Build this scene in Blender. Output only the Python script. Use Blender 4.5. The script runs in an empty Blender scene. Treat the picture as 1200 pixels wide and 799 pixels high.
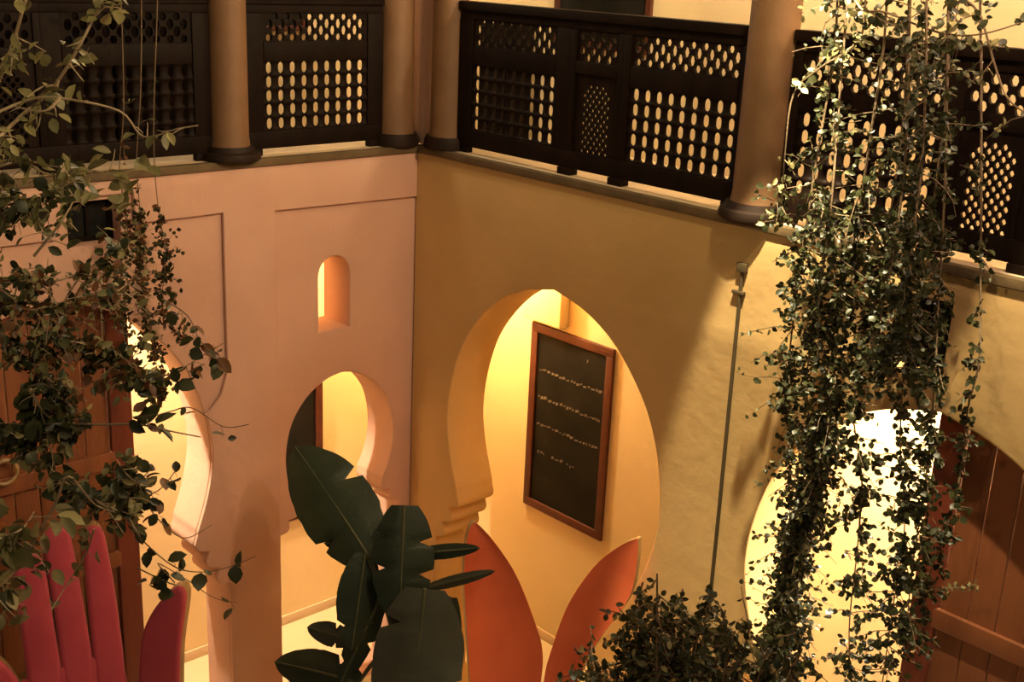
import bpy, bmesh, math, random
from mathutils import Vector, Matrix
random.seed(7)
R = math.radians
sc = bpy.context.scene
col = sc.collection

# ------------------------------------------------------------------ camera
FPX = 1421.85                                   # focal length in pixels of the 1200 x 799 frame
CAM = Vector((6.739, -5.337, 5.463))            # eye of a visitor on the opposite upper gallery
RIGHT = Vector((0.67391, 0.73756, 0.04308))
UP = Vector((-0.25064, 0.17339, 0.95243))
FWD = Vector((-0.69500, 0.65265, -0.30171))
cam_data = bpy.data.cameras.new('camera')
cam = bpy.data.objects.new('camera', cam_data)
col.objects.link(cam)
cam_data.sensor_width = 36.0
cam_data.lens = FPX / 1200 * 36.0
cam_data.clip_start = 0.05
mw = Matrix((RIGHT, UP, -FWD)).transposed().to_4x4()
mw.translation = CAM
cam.matrix_world = mw
sc.camera = cam

# ------------------------------------------------------------------ world, view
w = bpy.data.worlds.new('night'); sc.world = w
w.use_nodes = True
w.node_tree.nodes['Background'].inputs[0].default_value = (0.30, 0.22, 0.16, 1)
w.node_tree.nodes['Background'].inputs[1].default_value = 0.14
sc.view_settings.view_transform = 'Standard'
sc.view_settings.look = 'None'
sc.view_settings.exposure = 1.0
sc.view_settings.gamma = 1.0
sc.view_settings.use_curve_mapping = False

# lamp powers (watts) and colours; the lamps themselves are built with their fixtures below
WARM = (1.0, 0.76, 0.37)
WARMW = (1.0, 0.82, 0.54)
PINK = (1.0, 0.67, 0.47)
POWER = dict(court_yellow=120, court_pink=145, court_front=85, upper=34, arcade_corner=105, arcade_right=210, wall_spot=900, arch_down=330)

# ------------------------------------------------------------------ pixel helpers
def ray(u, v):
    return RIGHT * ((u - 600) / FPX) + UP * (-(v - 399.5) / FPX) + FWD
def on_r(u, v, y=0.0):
    q = ray(u, v); return CAM + q * ((y - CAM.y) / q.y)
def on_l(u, v, x=0.0):
    q = ray(u, v); return CAM + q * ((x - CAM.x) / q.x)
def at(u, v, depth):
    return CAM + ray(u, v) * depth
def on_plane(u, v, p0, n):
    q = ray(u, v); return CAM + q * ((p0 - CAM).dot(n) / q.dot(n))

# ------------------------------------------------------------------ materials
MATS = {}
def mat(name, c1, c2=None, scale=6.0, rough=0.7, bump=0.0, bscale=40.0, metal=0.0, detail=4.0, stretch=None, leafy=False, spec=0.5, sheen=0.0, transl=0.0):
    if name in MATS: return MATS[name]
    m = bpy.data.materials.new(name); m.use_nodes = True
    nt = m.node_tree; N = nt.nodes; L = nt.links
    b = N['Principled BSDF']
    b.inputs['Roughness'].default_value = rough
    b.inputs['Metallic'].default_value = metal
    b.inputs['Specular IOR Level'].default_value = spec
    if sheen: b.inputs['Sheen Weight'].default_value = sheen
    c2 = c2 or c1
    if leafy:
        oi = N.new('ShaderNodeObjectInfo'); ge = N.new('ShaderNodeNewGeometry')
        ad = N.new('ShaderNodeMath'); ad.operation = 'ADD'
        fr = N.new('ShaderNodeMath'); fr.operation = 'FRACT'
        L.new(oi.outputs['Random'], ad.inputs[0]); L.new(ge.outputs['Random Per Island'], ad.inputs[1])
        L.new(ad.outputs[0], fr.inputs[0]); fac = fr.outputs[0]
    else:
        tc = N.new('ShaderNodeTexCoord'); mp = N.new('ShaderNodeMapping')
        if stretch: mp.inputs['Scale'].default_value = stretch
        nz = N.new('ShaderNodeTexNoise'); nz.inputs['Scale'].default_value = scale; nz.inputs['Detail'].default_value = detail
        L.new(tc.outputs['Object'], mp.inputs['Vector']); L.new(mp.outputs[0], nz.inputs['Vector'])
        fac = nz.outputs['Fac']
        if bump:
            n2 = N.new('ShaderNodeTexNoise'); n2.inputs['Scale'].default_value = bscale; n2.inputs['Detail'].default_value = 5
            L.new(mp.outputs[0], n2.inputs['Vector'])
            bp = N.new('ShaderNodeBump'); bp.inputs['Strength'].default_value = bump; bp.inputs['Distance'].default_value = 0.02
            L.new(n2.outputs['Fac'], bp.inputs['Height']); L.new(bp.outputs[0], b.inputs['Normal'])
    rp = N.new('ShaderNodeValToRGB')
    lo, hi = (0.0, 1.0) if leafy else (0.3, 0.7)
    rp.color_ramp.elements[0].position = lo; rp.color_ramp.elements[0].color = (*c1, 1)
    rp.color_ramp.elements[1].position = hi; rp.color_ramp.elements[1].color = (*c2, 1)
    L.new(fac, rp.inputs[0]); L.new(rp.outputs[0], b.inputs['Base Color'])
    if transl:
        tr = N.new('ShaderNodeBsdfTranslucent'); mx = N.new('ShaderNodeMixShader'); mx.inputs[0].default_value = transl
        L.new(rp.outputs[0], tr.inputs['Color']); L.new(b.outputs[0], mx.inputs[1]); L.new(tr.outputs[0], mx.inputs[2])
        L.new(mx.outputs[0], N['Material Output'].inputs['Surface'])
    MATS[name] = m
    return m
def emit(name, c, s):
    if name in MATS: return MATS[name]
    m = bpy.data.materials.new(name); m.use_nodes = True
    b = m.node_tree.nodes['Principled BSDF']
    b.inputs['Emission Color'].default_value = (*c, 1); b.inputs['Emission Strength'].default_value = s
    MATS[name] = m; return m

PLASTER = mat('plaster', (0.60, 0.385, 0.155), (0.68, 0.45, 0.195), 1.6, 0.85, 0.25, 9)
PLASTER_PINK = mat('pink_plaster', (0.62, 0.365, 0.275), (0.69, 0.425, 0.32), 1.6, 0.85, 0.25, 9)
INNER = mat('inner_plaster', (0.74, 0.58, 0.33), (0.80, 0.64, 0.38), 1.4, 0.8, 0.15, 12)
DARKWOOD = mat('dark_wood', (0.0065, 0.0030, 0.0018), (0.013, 0.0058, 0.0032), 9, 0.6, 0.15, 30, stretch=(1, 1, .2), spec=0.12)
COLWOOD = mat('column_paint', (0.17, 0.085, 0.038), (0.21, 0.108, 0.050), 5, 0.6, 0.1, 25)
BASEWOOD = mat('column_base_wood', (0.016, 0.008, 0.005), (0.026, 0.013, 0.008), 9, 0.6, spec=0.2)
DOORWOOD = mat('door_wood', (0.20, 0.062, 0.022), (0.28, 0.092, 0.034), 7, 0.5, 0.25, 30, stretch=(1, 1, .12))
DOORRED = mat('door_red_lit_wood', (0.15, 0.026, 0.012), (0.20, 0.040, 0.018), 7, 0.5, 0.2, 30, stretch=(1, 1, .12))  # reddish light on the stile put into its wood colour
FRAMEWOOD = mat('frame_wood', (0.060, 0.013, 0.006), (0.095, 0.021, 0.009), 9, 0.5, 0.1, 40)
SLATE = mat('chalkboard_slate', (0.005, 0.005, 0.0045), (0.014, 0.012, 0.010), 5, 0.7, spec=0.15)
CHALK = mat('chalk', (0.09, 0.075, 0.055), (0.20, 0.17, 0.13), 30, 0.9)
TILE = mat('floor_tile', (0.62, 0.50, 0.33), (0.70, 0.57, 0.40), 2, 0.35)
OLIVE = mat('ledge_front_shade', (0.10, 0.065, 0.028), (0.15, 0.095, 0.042), 7, 0.7, 0.2, 25)  # dark tone stands for shade on the front of the ledge
LEDGE = mat('ledge_plaster', (0.58, 0.44, 0.29), (0.66, 0.50, 0.34), 5, 0.7, 0.1, 20)
VELVET = mat('red_velvet', (0.42, 0.036, 0.070), (0.50, 0.055, 0.092), 4, 0.7, 0.05, 60, sheen=0.3)
GILT = mat('gilt_wood', (0.30, 0.19, 0.08), (0.42, 0.28, 0.12), 8, 0.45, 0.1, 30)
REDLAC = mat('orange_red_lacquer', (0.68, 0.125, 0.048), (0.78, 0.165, 0.062), 3, 0.55, 0.05, 30)
METAL = mat('black_metal', (0.02, 0.018, 0.015), (0.035, 0.03, 0.025), 8, 0.4, metal=0.6)
CABLE = mat('painted_conduit', (0.055, 0.038, 0.016), (0.075, 0.052, 0.024), 8, 0.6)
LEAF = mat('small_leaf', (0.014, 0.020, 0.006), (0.055, 0.058, 0.018), leafy=True, rough=0.42, transl=0.18)
LEAFL = mat('pale_leaf', (0.070, 0.070, 0.022), (0.32, 0.28, 0.12), leafy=True, rough=0.5, transl=0.2)
LEAFRED = mat('russet_leaf', (0.08, 0.028, 0.010), (0.20, 0.085, 0.030), leafy=True, rough=0.5, transl=0.2)
BANANA = mat('banana_leaf', (0.010, 0.020, 0.008), (0.022, 0.036, 0.014), 5, 0.42, 0.12, 30)
BANANAL = mat('banana_leaf_grey', (0.035, 0.040, 0.024), (0.055, 0.060, 0.036), 5, 0.5, 0.12, 30)
BANANASTEM = mat('banana_stem', (0.05, 0.06, 0.02), (0.09, 0.09, 0.04), 8, 0.5)
BARK = mat('vine_bark', (0.13, 0.085, 0.045), (0.22, 0.15, 0.085), 14, 0.8, 0.3, 60)
PALEBARK = mat('pale_twig', (0.26, 0.19, 0.11), (0.36, 0.27, 0.17), 14, 0.8)
GLASSY = mat('dark_window_glass', (0.010, 0.012, 0.014), (0.016, 0.018, 0.020), 3, 0.12)
LAMPGLOW = emit('lamp_glow', (1.0, 0.78, 0.45), 6.0)

# ------------------------------------------------------------------ object helpers
def put(o, parent=None):
    col.objects.link(o)
    if parent is not None:
        o.parent = parent
    return o
def empty(name, loc, label, cat, group=None):
    o = bpy.data.objects.new(name, None); o.empty_display_size = 0.1
    o.location = loc; col.objects.link(o)
    tag(o, label, cat, group); return o
def tag(o, label=None, cat=None, group=None, kind=None):
    if label: o['label'] = label
    if cat: o['category'] = cat
    if group: o['group'] = group
    if kind: o['kind'] = kind
    return o
def attach(o, parent):
    """parent while the mesh keeps world coordinates"""
    if parent is not None:
        o.parent = parent
        o.matrix_parent_inverse = Matrix.Translation(-parent.location) if parent.type == 'EMPTY' else Matrix.Identity(4)
    return o
def finish(me, m, smooth=None):
    for mm in (m if isinstance(m, (list, tuple)) else [m]): me.materials.append(mm)
    if smooth is not None:
        for p in me.polygons: p.use_smooth = True
        me.set_sharp_from_angle(angle=R(smooth))
def mesh_obj(name, verts, faces, m, parent=None, smooth=None):
    me = bpy.data.meshes.new(name)
    me.from_pydata([tuple(v) for v in verts], [], faces); me.update()
    finish(me, m, smooth)
    o = bpy.data.objects.new(name, me); col.objects.link(o)
    return attach(o, parent)
def bm_obj(name, bm, m, parent=None, smooth=None):
    me = bpy.data.meshes.new(name); bmesh.ops.recalc_face_normals(bm, faces=bm.faces); bm.to_mesh(me); bm.free()
    finish(me, m, smooth)
    o = bpy.data.objects.new(name, me); col.objects.link(o)
    return attach(o, parent)
def box_bm(bm, lo, hi, bev=0.0):
    r = bmesh.ops.create_cube(bm, size=1.0)
    vs = r['verts']
    c = [(a + b) / 2 for a, b in zip(lo, hi)]; s = [abs(b - a) for a, b in zip(lo, hi)]
    for v in vs: v.co = Vector((c[0] + v.co.x * s[0], c[1] + v.co.y * s[1], c[2] + v.co.z * s[2]))
    if bev:
        es = list({e for v in vs for e in v.link_edges})
        bmesh.ops.bevel(bm, geom=es, offset=bev, segments=2, affect='EDGES', profile=0.6)
def box(name, lo, hi, m, parent=None, bev=0.004):
    bm = bmesh.new(); box_bm(bm, lo, hi, bev)
    return bm_obj(name, bm, m, parent, 40)
def lathe(name, prof, base, m, parent=None, n=24, smooth=40, axis=None):
    """prof: (r, h) list from bottom to top"""
    verts = []; faces = []
    for r, h in prof:
        for i in range(n):
            a = 2 * math.pi * i / n
            v = Vector((r * math.cos(a), r * math.sin(a), h))
            if axis is not None: v = axis @ v
            verts.append(Vector(base) + v)
    k = len(prof)
    for j in range(k - 1):
        for i in range(n):
            a, b = j * n + i, j * n + (i + 1) % n
            faces.append((a, b, b + n, a + n))
    faces.append(tuple(reversed(range(n)))); faces.append(tuple(range((k - 1) * n, k * n)))
    return mesh_obj(name, verts, faces, m, parent, smooth)
def tube_data(pts, radii, n=6):
    verts = []; faces = []
    k = len(pts)
    for i, p in enumerate(pts):
        d = (pts[min(i + 1, k - 1)] - pts[max(i - 1, 0)]).normalized()
        ref = Vector((0, 0, 1)) if abs(d.z) < 0.9 else Vector((1, 0, 0))
        a = d.cross(ref).normalized(); b = d.cross(a)
        for j in range(n):
            t = 2 * math.pi * j / n
            verts.append(p + (a * math.cos(t) + b * math.sin(t)) * radii[i])
    for i in range(k - 1):
        for j in range(n):
            q, s = i * n + j, i * n + (j + 1) % n
            faces.append((q, s, s + n, q + n))
    faces.append(tuple(reversed(range(n)))); faces.append(tuple(range((k - 1) * n, k * n)))
    return verts, faces
def tube(name, pts, radii, m, parent=None, n=6):
    if not isinstance(radii, (list, tuple)): radii = [radii] * len(pts)
    v, f = tube_data(pts, radii, n)
    return mesh_obj(name, v, f, m, parent, 50)
def plate(name, loops, thick, frame, m, parent=None, bevel=0.0, smooth=35):
    """2-D loops (first the outline, then holes) filled and thickened; frame(a, b, c) -> world, c from 0 (front) to thick"""
    cu = bpy.data.curves.new(name, 'CURVE'); cu.dimensions = '2D'; cu.fill_mode = 'BOTH'
    for lp in loops:
        sp = cu.splines.new('POLY'); sp.points.add(len(lp) - 1)
        for p, (a, b) in zip(sp.points, lp): p.co = (a, b, 0, 1)
        sp.use_cyclic_u = True
    cu.extrude = thick / 2 - bevel
    if bevel:
        cu.bevel_depth = bevel; cu.bevel_resolution = 2; cu.offset = -bevel
    tmp = bpy.data.objects.new(name, cu)
    me = bpy.data.meshes.new_from_object(tmp)
    bpy.data.objects.remove(tmp); bpy.data.curves.remove(cu)
    for v in me.vertices:
        v.co = frame(v.co.x, v.co.y, thick / 2 - v.co.z)
    bm = bmesh.new(); bm.from_mesh(me)
    bmesh.ops.remove_doubles(bm, verts=bm.verts, dist=1e-5)
    bmesh.ops.recalc_face_normals(bm, faces=bm.faces)
    bm.to_mesh(me); bm.free()
    me.name = name
    me.materials.clear(); finish(me, m, smooth)
    o = bpy.data.objects.new(name, me); col.objects.link(o)
    return attach(o, parent)
def struct(o): o['kind'] = 'structure'; return o
def catmull(pts, n=6):
    out = []
    P = [pts[0]] + list(pts) + [pts[-1]]
    for i in range(1, len(P) - 2):
        p0, p1, p2, p3 = P[i - 1], P[i], P[i + 1], P[i + 2]
        for k in range(n):
            t = k / n
            out.append(tuple(0.5 * ((2 * b) + (-a + c) * t + (2 * a - 5 * b + 4 * c - d) * t * t + (-a + 3 * b - 3 * c + d) * t ** 3)
                             for a, b, c, d in zip(p0, p1, p2, p3)))
    out.append(tuple(pts[-1])); return out

# ------------------------------------------------------------------ the shell
LZ = 4.12            # top of the wall under the balustrade
TH = 0.36            # wall thickness
GD = 1.10            # distance from wall face to the back wall of the arcade
XR = 6.6             # right wall runs this far
YL = -5.6            # left wall runs this far
ROOF = 6.75

def lobes(w0, z0, w1, z1, n):
    """scalloped corbel from (w0, z0) up to (w1, z1)"""
    out = []
    for i in range(n):
        a = (w0 + (w1 - w0) * i / n, z0 + (z1 - z0) * i / n)
        b = (w0 + (w1 - w0) * (i + 1) / n, z0 + (z1 - z0) * (i + 1) / n)
        mid = ((a[0] + b[0]) / 2, (a[1] + b[1]) / 2); r = math.dist(a, b) / 2
        a0 = math.atan2(a[1] - mid[1], a[0] - mid[0])
        for k in range(7):
            t = a0 - math.pi * k / 6
            out.append((mid[0] + r * 0.75 * math.cos(t) if k not in (0, 6) else (a if k == 0 else b)[0],
                        mid[1] + r * 0.75 * math.sin(t) if k not in (0, 6) else (a if k == 0 else b)[1]))
    return out
DOOR_HALF = [(1.12, 0.0), (1.12, 1.22)] + lobes(1.12, 1.24, 0.89, 1.68, 3) + \
    catmull([(0.89, 1.70), (0.975, 1.95), (1.02, 2.22), (0.985, 2.52), (0.88, 2.82), (0.71, 3.06), (0.50, 3.25), (0.26, 3.37), (0.0, 3.435)])
SMALL_HALF = [(0.53, 0.0), (0.53, 1.46)] + lobes(0.53, 1.46, 0.37, 1.66, 2) + \
    catmull([(0.37, 1.67), (0.43, 1.80), (0.465, 1.97), (0.455, 2.15), (0.40, 2.32), (0.28, 2.47), (0.13, 2.56), (0.0, 2.59)])
def arch_loop(c, half, z0=0.004):
    h = [(x, max(z, z0)) for x, z in half]
    return [(c + x, z) for x, z in h] + [(c - x, z) for x, z in reversed(h[:-1])]
def arch_height(half, off):
    """height of the opening at a distance off from its middle"""
    off = abs(off); best = 0
    for (x0, z0), (x1, z1) in zip(half, half[1:]):
        if min(x0, x1) <= off <= max(x0, x1) and abs(x1 - x0) > 1e-6:
            best = max(best, z0 + (z1 - z0) * (off - x0) / (x1 - x0))
    return best
def fr(y0): return lambda a, b, c: Vector((a, y0 + c, b))        # plates parallel to the right wall
def fl(x0): return lambda a, b, c: Vector((x0 - c, a, b))        # plates parallel to the left wall
def rect(a0, b0, a1, b1): return [(a0, b0), (a1, b0), (a1, b1), (a0, b1)]

AC1, AC2 = 1.42, 4.12       # middle lines of the two wide arches of the right wall
SC, LC = -0.63, -2.70       # middle lines of the small and the wide arch of the left wall

niche = [(-0.82, 2.92), (-0.56, 2.92)] + [(-0.69 + 0.13 * math.cos(R(a)), 3.31 + 0.14 * math.sin(R(a))) for a in range(0, 181, 15)]
struct(plate('wall_right', [rect(-0.02, -0.1, XR, LZ), arch_loop(AC1, DOOR_HALF), arch_loop(AC2, DOOR_HALF),
                            rect(3.76, 3.60, 4.10, 3.98)], TH, fr(0.0), PLASTER, bevel=0.012))
struct(plate('wall_left', [rect(YL, -0.1, TH, LZ), arch_loop(SC, SMALL_HALF), arch_loop(LC, DOOR_HALF), niche,
                           rect(-2.54, 3.74, -2.22, 4.00)], TH - 0.03, fl(-0.03), PLASTER_PINK, bevel=0.010))
# plaster band and pilaster that stand a little proud of the left wall
struct(plate('trim_1', [[(YL, 3.80), (-2.62, 3.80), (-2.62, 4.03), (-2.14, 4.03), (-2.14, 3.84), (-1.55, 3.845), (-1.55, 2.80), (-1.60, 2.64)] + [(LC + hx + .002, hz) for hx, hz in reversed(DOOR_HALF) if 0 < hz < 2.53] + [(-1.578, 0), (-1.17, 0), (-1.17, 3.82), (0.0, 3.80), (0.0, LZ), (YL, LZ)]],
             0.03, fl(0.0), PLASTER_PINK, bevel=0.008))

# dark ledge fronts, shade put into their colour, and coping along both walls
struct(box('ledge_shade_right', (0.0, -0.02, LZ + 0.002), (XR, 0.035, LZ + 0.05), OLIVE))
struct(box('ledge_shade_left', (-0.035, YL, LZ + 0.002), (0.02, 0.035, LZ + 0.05), OLIVE))
struct(box('trim_4', (-0.03, 0.036, LZ + 0.002), (XR, TH, LZ + 0.05), LEDGE))
struct(box('trim_5', (-TH, YL, LZ + 0.002), (-0.036, 0.035, LZ + 0.05), LEDGE))

# floors, back walls, ceilings
def tiles(name, x0, y0, x1, y1, z, s, m):
    bm = bmesh.new(); box_bm(bm, (x0, y0, z - 0.12), (x1, y1, z - 0.012)); base = struct(bm_obj(name, bm, TILE))
    return base
struct(box('floor', (-GD - 0.2, YL - 0.4, -0.12), (XR + 0.4, GD + 0.2, 0.0), TILE, bev=0))
struct(box('wall_back_right', (-GD - 0.2, GD, -0.1), (XR, GD + 0.2, ROOF), INNER, bev=0))
struct(box('wall_back_left', (-GD - 0.2, YL, -0.1), (-GD, GD, ROOF), INNER, bev=0))
struct(box('baseboard_right', (-GD, GD - 0.02, 0.0), (XR, GD - 0.001, 0.085), LEDGE))
struct(box('baseboard_left', (-GD + 0.001, YL, 0.0), (-GD + 0.02, GD - 0.02, 0.085), LEDGE))
struct(box('ceiling', (-GD, TH, LZ - 0.14), (XR, GD, LZ - 0.02), INNER, bev=0))
struct(box('ceiling_arcade_left', (-GD, YL, LZ - 0.14), (-TH, TH, LZ - 0.02), INNER, bev=0))
struct(box('floor_upper_right', (-GD, TH, LZ - 0.018), (XR, GD, LZ + 0.03), TILE, bev=0))
struct(box('floor_upper_left', (-GD, YL, LZ - 0.018), (-TH, TH, LZ + 0.03), TILE, bev=0))
struct(box('ceiling_upper_right', (-GD - 0.2, -0.10, ROOF), (XR, GD + 0.2, ROOF + 0.15), INNER, bev=0))
struct(box('ceiling_upper_left', (-GD - 0.2, YL, ROOF), (0.10, -0.10, ROOF + 0.15), INNER, bev=0))
# dressed ends of the arcades
struct(box('wall_end_right', (XR, -0.1, -0.1), (XR + 0.15, GD + 0.2, ROOF), PLASTER, bev=0))
struct(box('wall_end_left', (-GD - 0.2, YL - 0.15, -0.1), (0.1, YL, ROOF), PLASTER, bev=0))

struct(box('wall_light_stop', (2.73, TH - .002, 0.0), (2.85, GD, LZ - 0.141), INNER, bev=0))  # unseen wall, added to keep the right bay's lamp off the chalkboard arch
# small windows over the two doors
def small_window(name, frame, a0, b0, a1, b1, depth):
    o = struct(plate(name, [rect(a0 + .002, b0 + .002, a1 - .002, b1 - .002), rect(a0 + .03, b0 + .03, a1 - .03, b1 - .03)], 0.04, lambda a, b, c: frame(a, b, depth + c), DARKWOOD))
    plate('pane', [rect(a0 + .03, b0 + .03, a1 - .03, b1 - .03)], 0.008, lambda a, b, c: frame(a, b, depth + 0.016 + c), GLASSY, o)
    mid = (a0 + a1) / 2
    plate('glazing_bar', [rect(mid - .01, b0 + .03, mid + .01, b1 - .03)], 0.03, lambda a, b, c: frame(a, b, depth + c), DARKWOOD, o)
    return o
small_window('window_1', fr(0.0), 3.76, 3.60, 4.10, 3.98, 0.10)
small_window('window_2', fl(-0.03), -2.54, 3.74, -2.22, 4.00, 0.10)

# ------------------------------------------------------------------ doors: leaves made of planks
def door(name, frame, half, c, a0, a1, stile_at, depth, label_planks, n):
    root = bpy.data.objects.new(name, None); col.objects.link(root); struct(root)
    edges = [a0 + (a1 - a0) * i / n for i in range(n + 1)]
    for i in range(n):
        l, r = edges[i] + 0.004, edges[i + 1] - 0.004
        top = []
        for k in range(9):
            a = r + (l - r) * k / 8
            top.append((a, arch_height(half, a - c) - 0.01 if abs(a - c) < 1.02 else 1.2))
        is_st = (i == stile_at)
        plate('door_stile' if is_st else 'plank', [[(l, 0.01), (r, 0.01)] + top], 0.075 if is_st else 0.05,
              lambda a, b, cc, s=is_st: frame(a, b, depth - (0.03 if s else 0) + cc), DOORRED if is_st else DOORWOOD, root, bevel=0.005)
    for z in (0.35, 1.55, 2.25):
        plate('cross_rail', [rect(a0 + 0.13, z, a1 - 0.05, z + 0.11)] if stile_at == 0 else [rect(a0 + 0.05, z, a1 - 0.13, z + 0.11)], 0.03,
              lambda a, b, cc: frame(a, b, depth - 0.031 + cc), DOORWOOD, root, bevel=0.006)
    return root
d1 = door('door_1', fl(-0.03), DOOR_HALF, LC, -3.69, -2.155, 9, 0.14, '', 10)
d2 = door('door_2', fr(0.0), DOOR_HALF, AC2, 4.07, 5.11, 0, 0.14, '', 7)
p = on_l(4, 552, -0.14)
ringv, ringf = tube_data([p + Vector((0.02, 0.075 * math.cos(R(t)), 0.075 * math.sin(R(t)))) for t in range(0, 361, 20)], [0.013] * 19, 6)
mesh_obj('ring_handle', ringv, ringf, GILT, d1, 50)

# ------------------------------------------------------------------ columns
def column(x, y, r, label, mat_shaft=COLWOOD, br=0.20):
    z = LZ + 0.05
    root = empty('column', (x, y, z), label, 'column', 'round columns of the upper gallery')
    lathe('shaft', [(r * 1.06, 0.085), (r * 1.0, 0.14), (r * .97, 1.2), (r * .93, ROOF - z - 0.22)], (x, y, z), mat_shaft, root, 32)
    lathe('column_base', [(br, 0.0), (br * 1.02, 0.02), (br * .98, 0.045), (r * 1.3, 0.055), (r * 1.22, 0.085)], (x, y, z), BASEWOOD, root, 32)
    lathe('capital', [(r * .93, ROOF - z - 0.22), (r * 1.25, ROOF - z - 0.14), (r * 1.5, ROOF - z - 0.12), (r * 1.5, ROOF - z - 0.001)], (x, y, z), BASEWOOD, root, 32)
    return root
column(-0.09, -1.445, 0.125, 'round brown column between the two pink-side balustrades', br=0.195)
column(-0.10, -0.13, 0.125, 'round brown column of the corner pair at the end of the short latticed balustrade', br=0.165)
column(0.20, 0.10, 0.125, 'round brown column of the corner pair at the end of the long three-panel balustrade', br=0.165)
column(2.86, 0.08, 0.135, 'round brown column above the thin wall conduit, half hidden by vine', br=0.20)
column(5.55, 0.08, 0.135, 'round brown column beyond the vine-covered balustrade', br=0.20)
pier = box('corner_pier', (-0.12, 0.035, LZ + 0.052), (0.015, 0.165, ROOF - 0.001), PLASTER_PINK, bev=0.01)
tag(pier, 'slim pale plaster pier between the two corner columns', 'pier')

# ------------------------------------------------------------------ balustrades
BZ0, BZ1 = 4.215, 5.17
def spindle_mesh():
    p, cell, n = 0.0885, 0.088, 10
    prof = []
    z = 0.0
    for k in range(5):
        for t, r in ((0, .5), (.09, .5), (.15, .39), (.26, .315), (.5, .295), (.74, .315), (.85, .39), (.91, .5)):
            prof.append((r * p * 1.02, z + t * cell))
        z += cell
    prof.append((.5 * p * 1.02, z))
    verts = []; faces = []
    for r, h in prof:
        for i in range(n):
            a = 2 * math.pi * i / n
            verts.append((r * math.cos(a), 0.4 * r * math.sin(a), h))
    for j in range(len(prof) - 1):
        for i in range(n):
            a, b = j * n + i, j * n + (i + 1) % n
            faces.append((a, b, b + n, a + n))
    me = bpy.data.meshes.new('spindle'); me.from_pydata(verts, [], faces); me.update(); finish(me, DARKWOOD, 50)
    return me
SPIN = spindle_mesh()
def balustrade(frame, rotz, a0, a1, cuts, label, loc):
    """cuts: list of (kind, from, to); frame(a, b, c)"""
    root = empty('balustrade', loc, label, 'balustrade', 'latticed wooden balustrades of the upper gallery')
    def bar(nm, l, b, r, t, d0=0.0, d1=0.05):
        v0 = frame(l, b, d0); v1 = frame(r, t, d1)
        lo = [min(p, q) for p, q in zip(v0, v1)]; hi = [max(p, q) for p, q in zip(v0, v1)]
        return box(nm, lo, hi, DARKWOOD, root, 0.003)
    bar('handrail', a0, 5.115, a1, BZ1, -0.015, 0.075)
    bar('bottom_rail', a0, BZ0, a1, 4.325)
    posts = sorted({a0, a1} | {c[1] for c in cuts} | {c[2] for c in cuts})
    for kind, l, r in cuts:
        bar('top_rail', l, 5.062, r, 5.114, 0.004, 0.046)
        if kind == 'wide':
            n = 10
            p = 0.0885; span = 9 * p
            m0 = (l + r) / 2 - span / 2
            bar('stile', l, 4.326, m0 - p * .06, 5.06, 0.0, 0.05)
            bar('stile', m0 + span + p * .06, 4.326, r, 5.06, 0.0, 0.05)
            for i in range(n):
                o = bpy.data.objects.new('spindle', SPIN); col.objects.link(o)
                o.parent = root
                o.location = frame(m0 + i * p, 4.327, 0.025) - Vector(loc); o.rotation_euler.z = rotz
            bar('middle_rail', m0, 4.764, m0 + span, 4.885, 0.002, 0.048)
            holes = []
            hz0 = 4.885; hr = 0.0425
            for j in range(4):
                for i in range(10 if j % 2 else 9):
                    cx = m0 + p * (0.5 + i) - (p / 2 if j % 2 else 0); cz = hz0 + 0.025 + j * hr
                    sx, sz = 0.024, (0.024 if j in (0, 3) else 0.034)
                    if not m0 + .026 < cx < m0 + span - .026: continue
                    holes.append([(cx + sx * math.cos(R(t)), cz + sz * math.sin(R(t))) for t in range(0, 360, 45)])
            plate('lattice_frieze', [rect(m0 - .006, 4.886, m0 + span + .006, 5.061)] + holes, 0.026, lambda a, b, c: frame(a, b, 0.012 + c), DARKWOOD, root)
        else:
            mid = (l + r) / 2
            holes = []
            s = 0.0335
            for j in range(15):
                for i in range(-5, 6):
                    if (i + j) % 2: continue
                    cx, cz = mid + i * s * .74, 4.335 + j * s * 0.84
                    if abs(cx - mid) > 0.118: continue
                    if cz > 4.60 and math.hypot((cx - mid) / 0.125, (cz - 4.60) / 0.155) > 1: continue
                    holes.append([(cx + 0.0145 * math.cos(R(t)), cz + 0.0165 * math.sin(R(t))) for t in range(0, 360, 60)])
            plate('lattice_screen', [rect(l + .04, 4.327, r - .04, 4.80)] + holes, 0.022, lambda a, b, c: frame(a, b, 0.014 + c), DARKWOOD, root)
            bar('stile', l, 4.326, l + .04, 5.06); bar('stile', r - .04, 4.326, r, 5.06)
            bar('middle_rail', l + .04, 4.80, r - .04, 4.875, 0.002, 0.048)
            holes = []
            for j in range(4):
                for i in range(4 if j % 2 else 3):
                    cx = mid + (i - (1.5 if j % 2 else 1)) * 0.088; cz = 4.90 + j * 0.0425
                    if abs(cx - mid) > (r - l) / 2 - .07: continue
                    holes.append([(cx + 0.022 * math.cos(R(t)), cz + 0.027 * math.sin(R(t))) for t in range(0, 360, 45)])
            plate('lattice_frieze', [rect(l + .04, 4.876, r - .04, 5.061)] + holes, 0.026, lambda a, b, c: frame(a, b, 0.012 + c), DARKWOOD, root)
    for c in posts[1:-1]:
        bar('foot', c - 0.055, LZ + 0.052, c + 0.055, BZ0, -0.012, 0.062)
    for c in (a0 + 0.06, a1 - 0.06):
        bar('foot', c - 0.05, LZ + 0.052, c + 0.05, BZ0, 0.0, 0.05)
    return root
bx0 = 0.075
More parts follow.
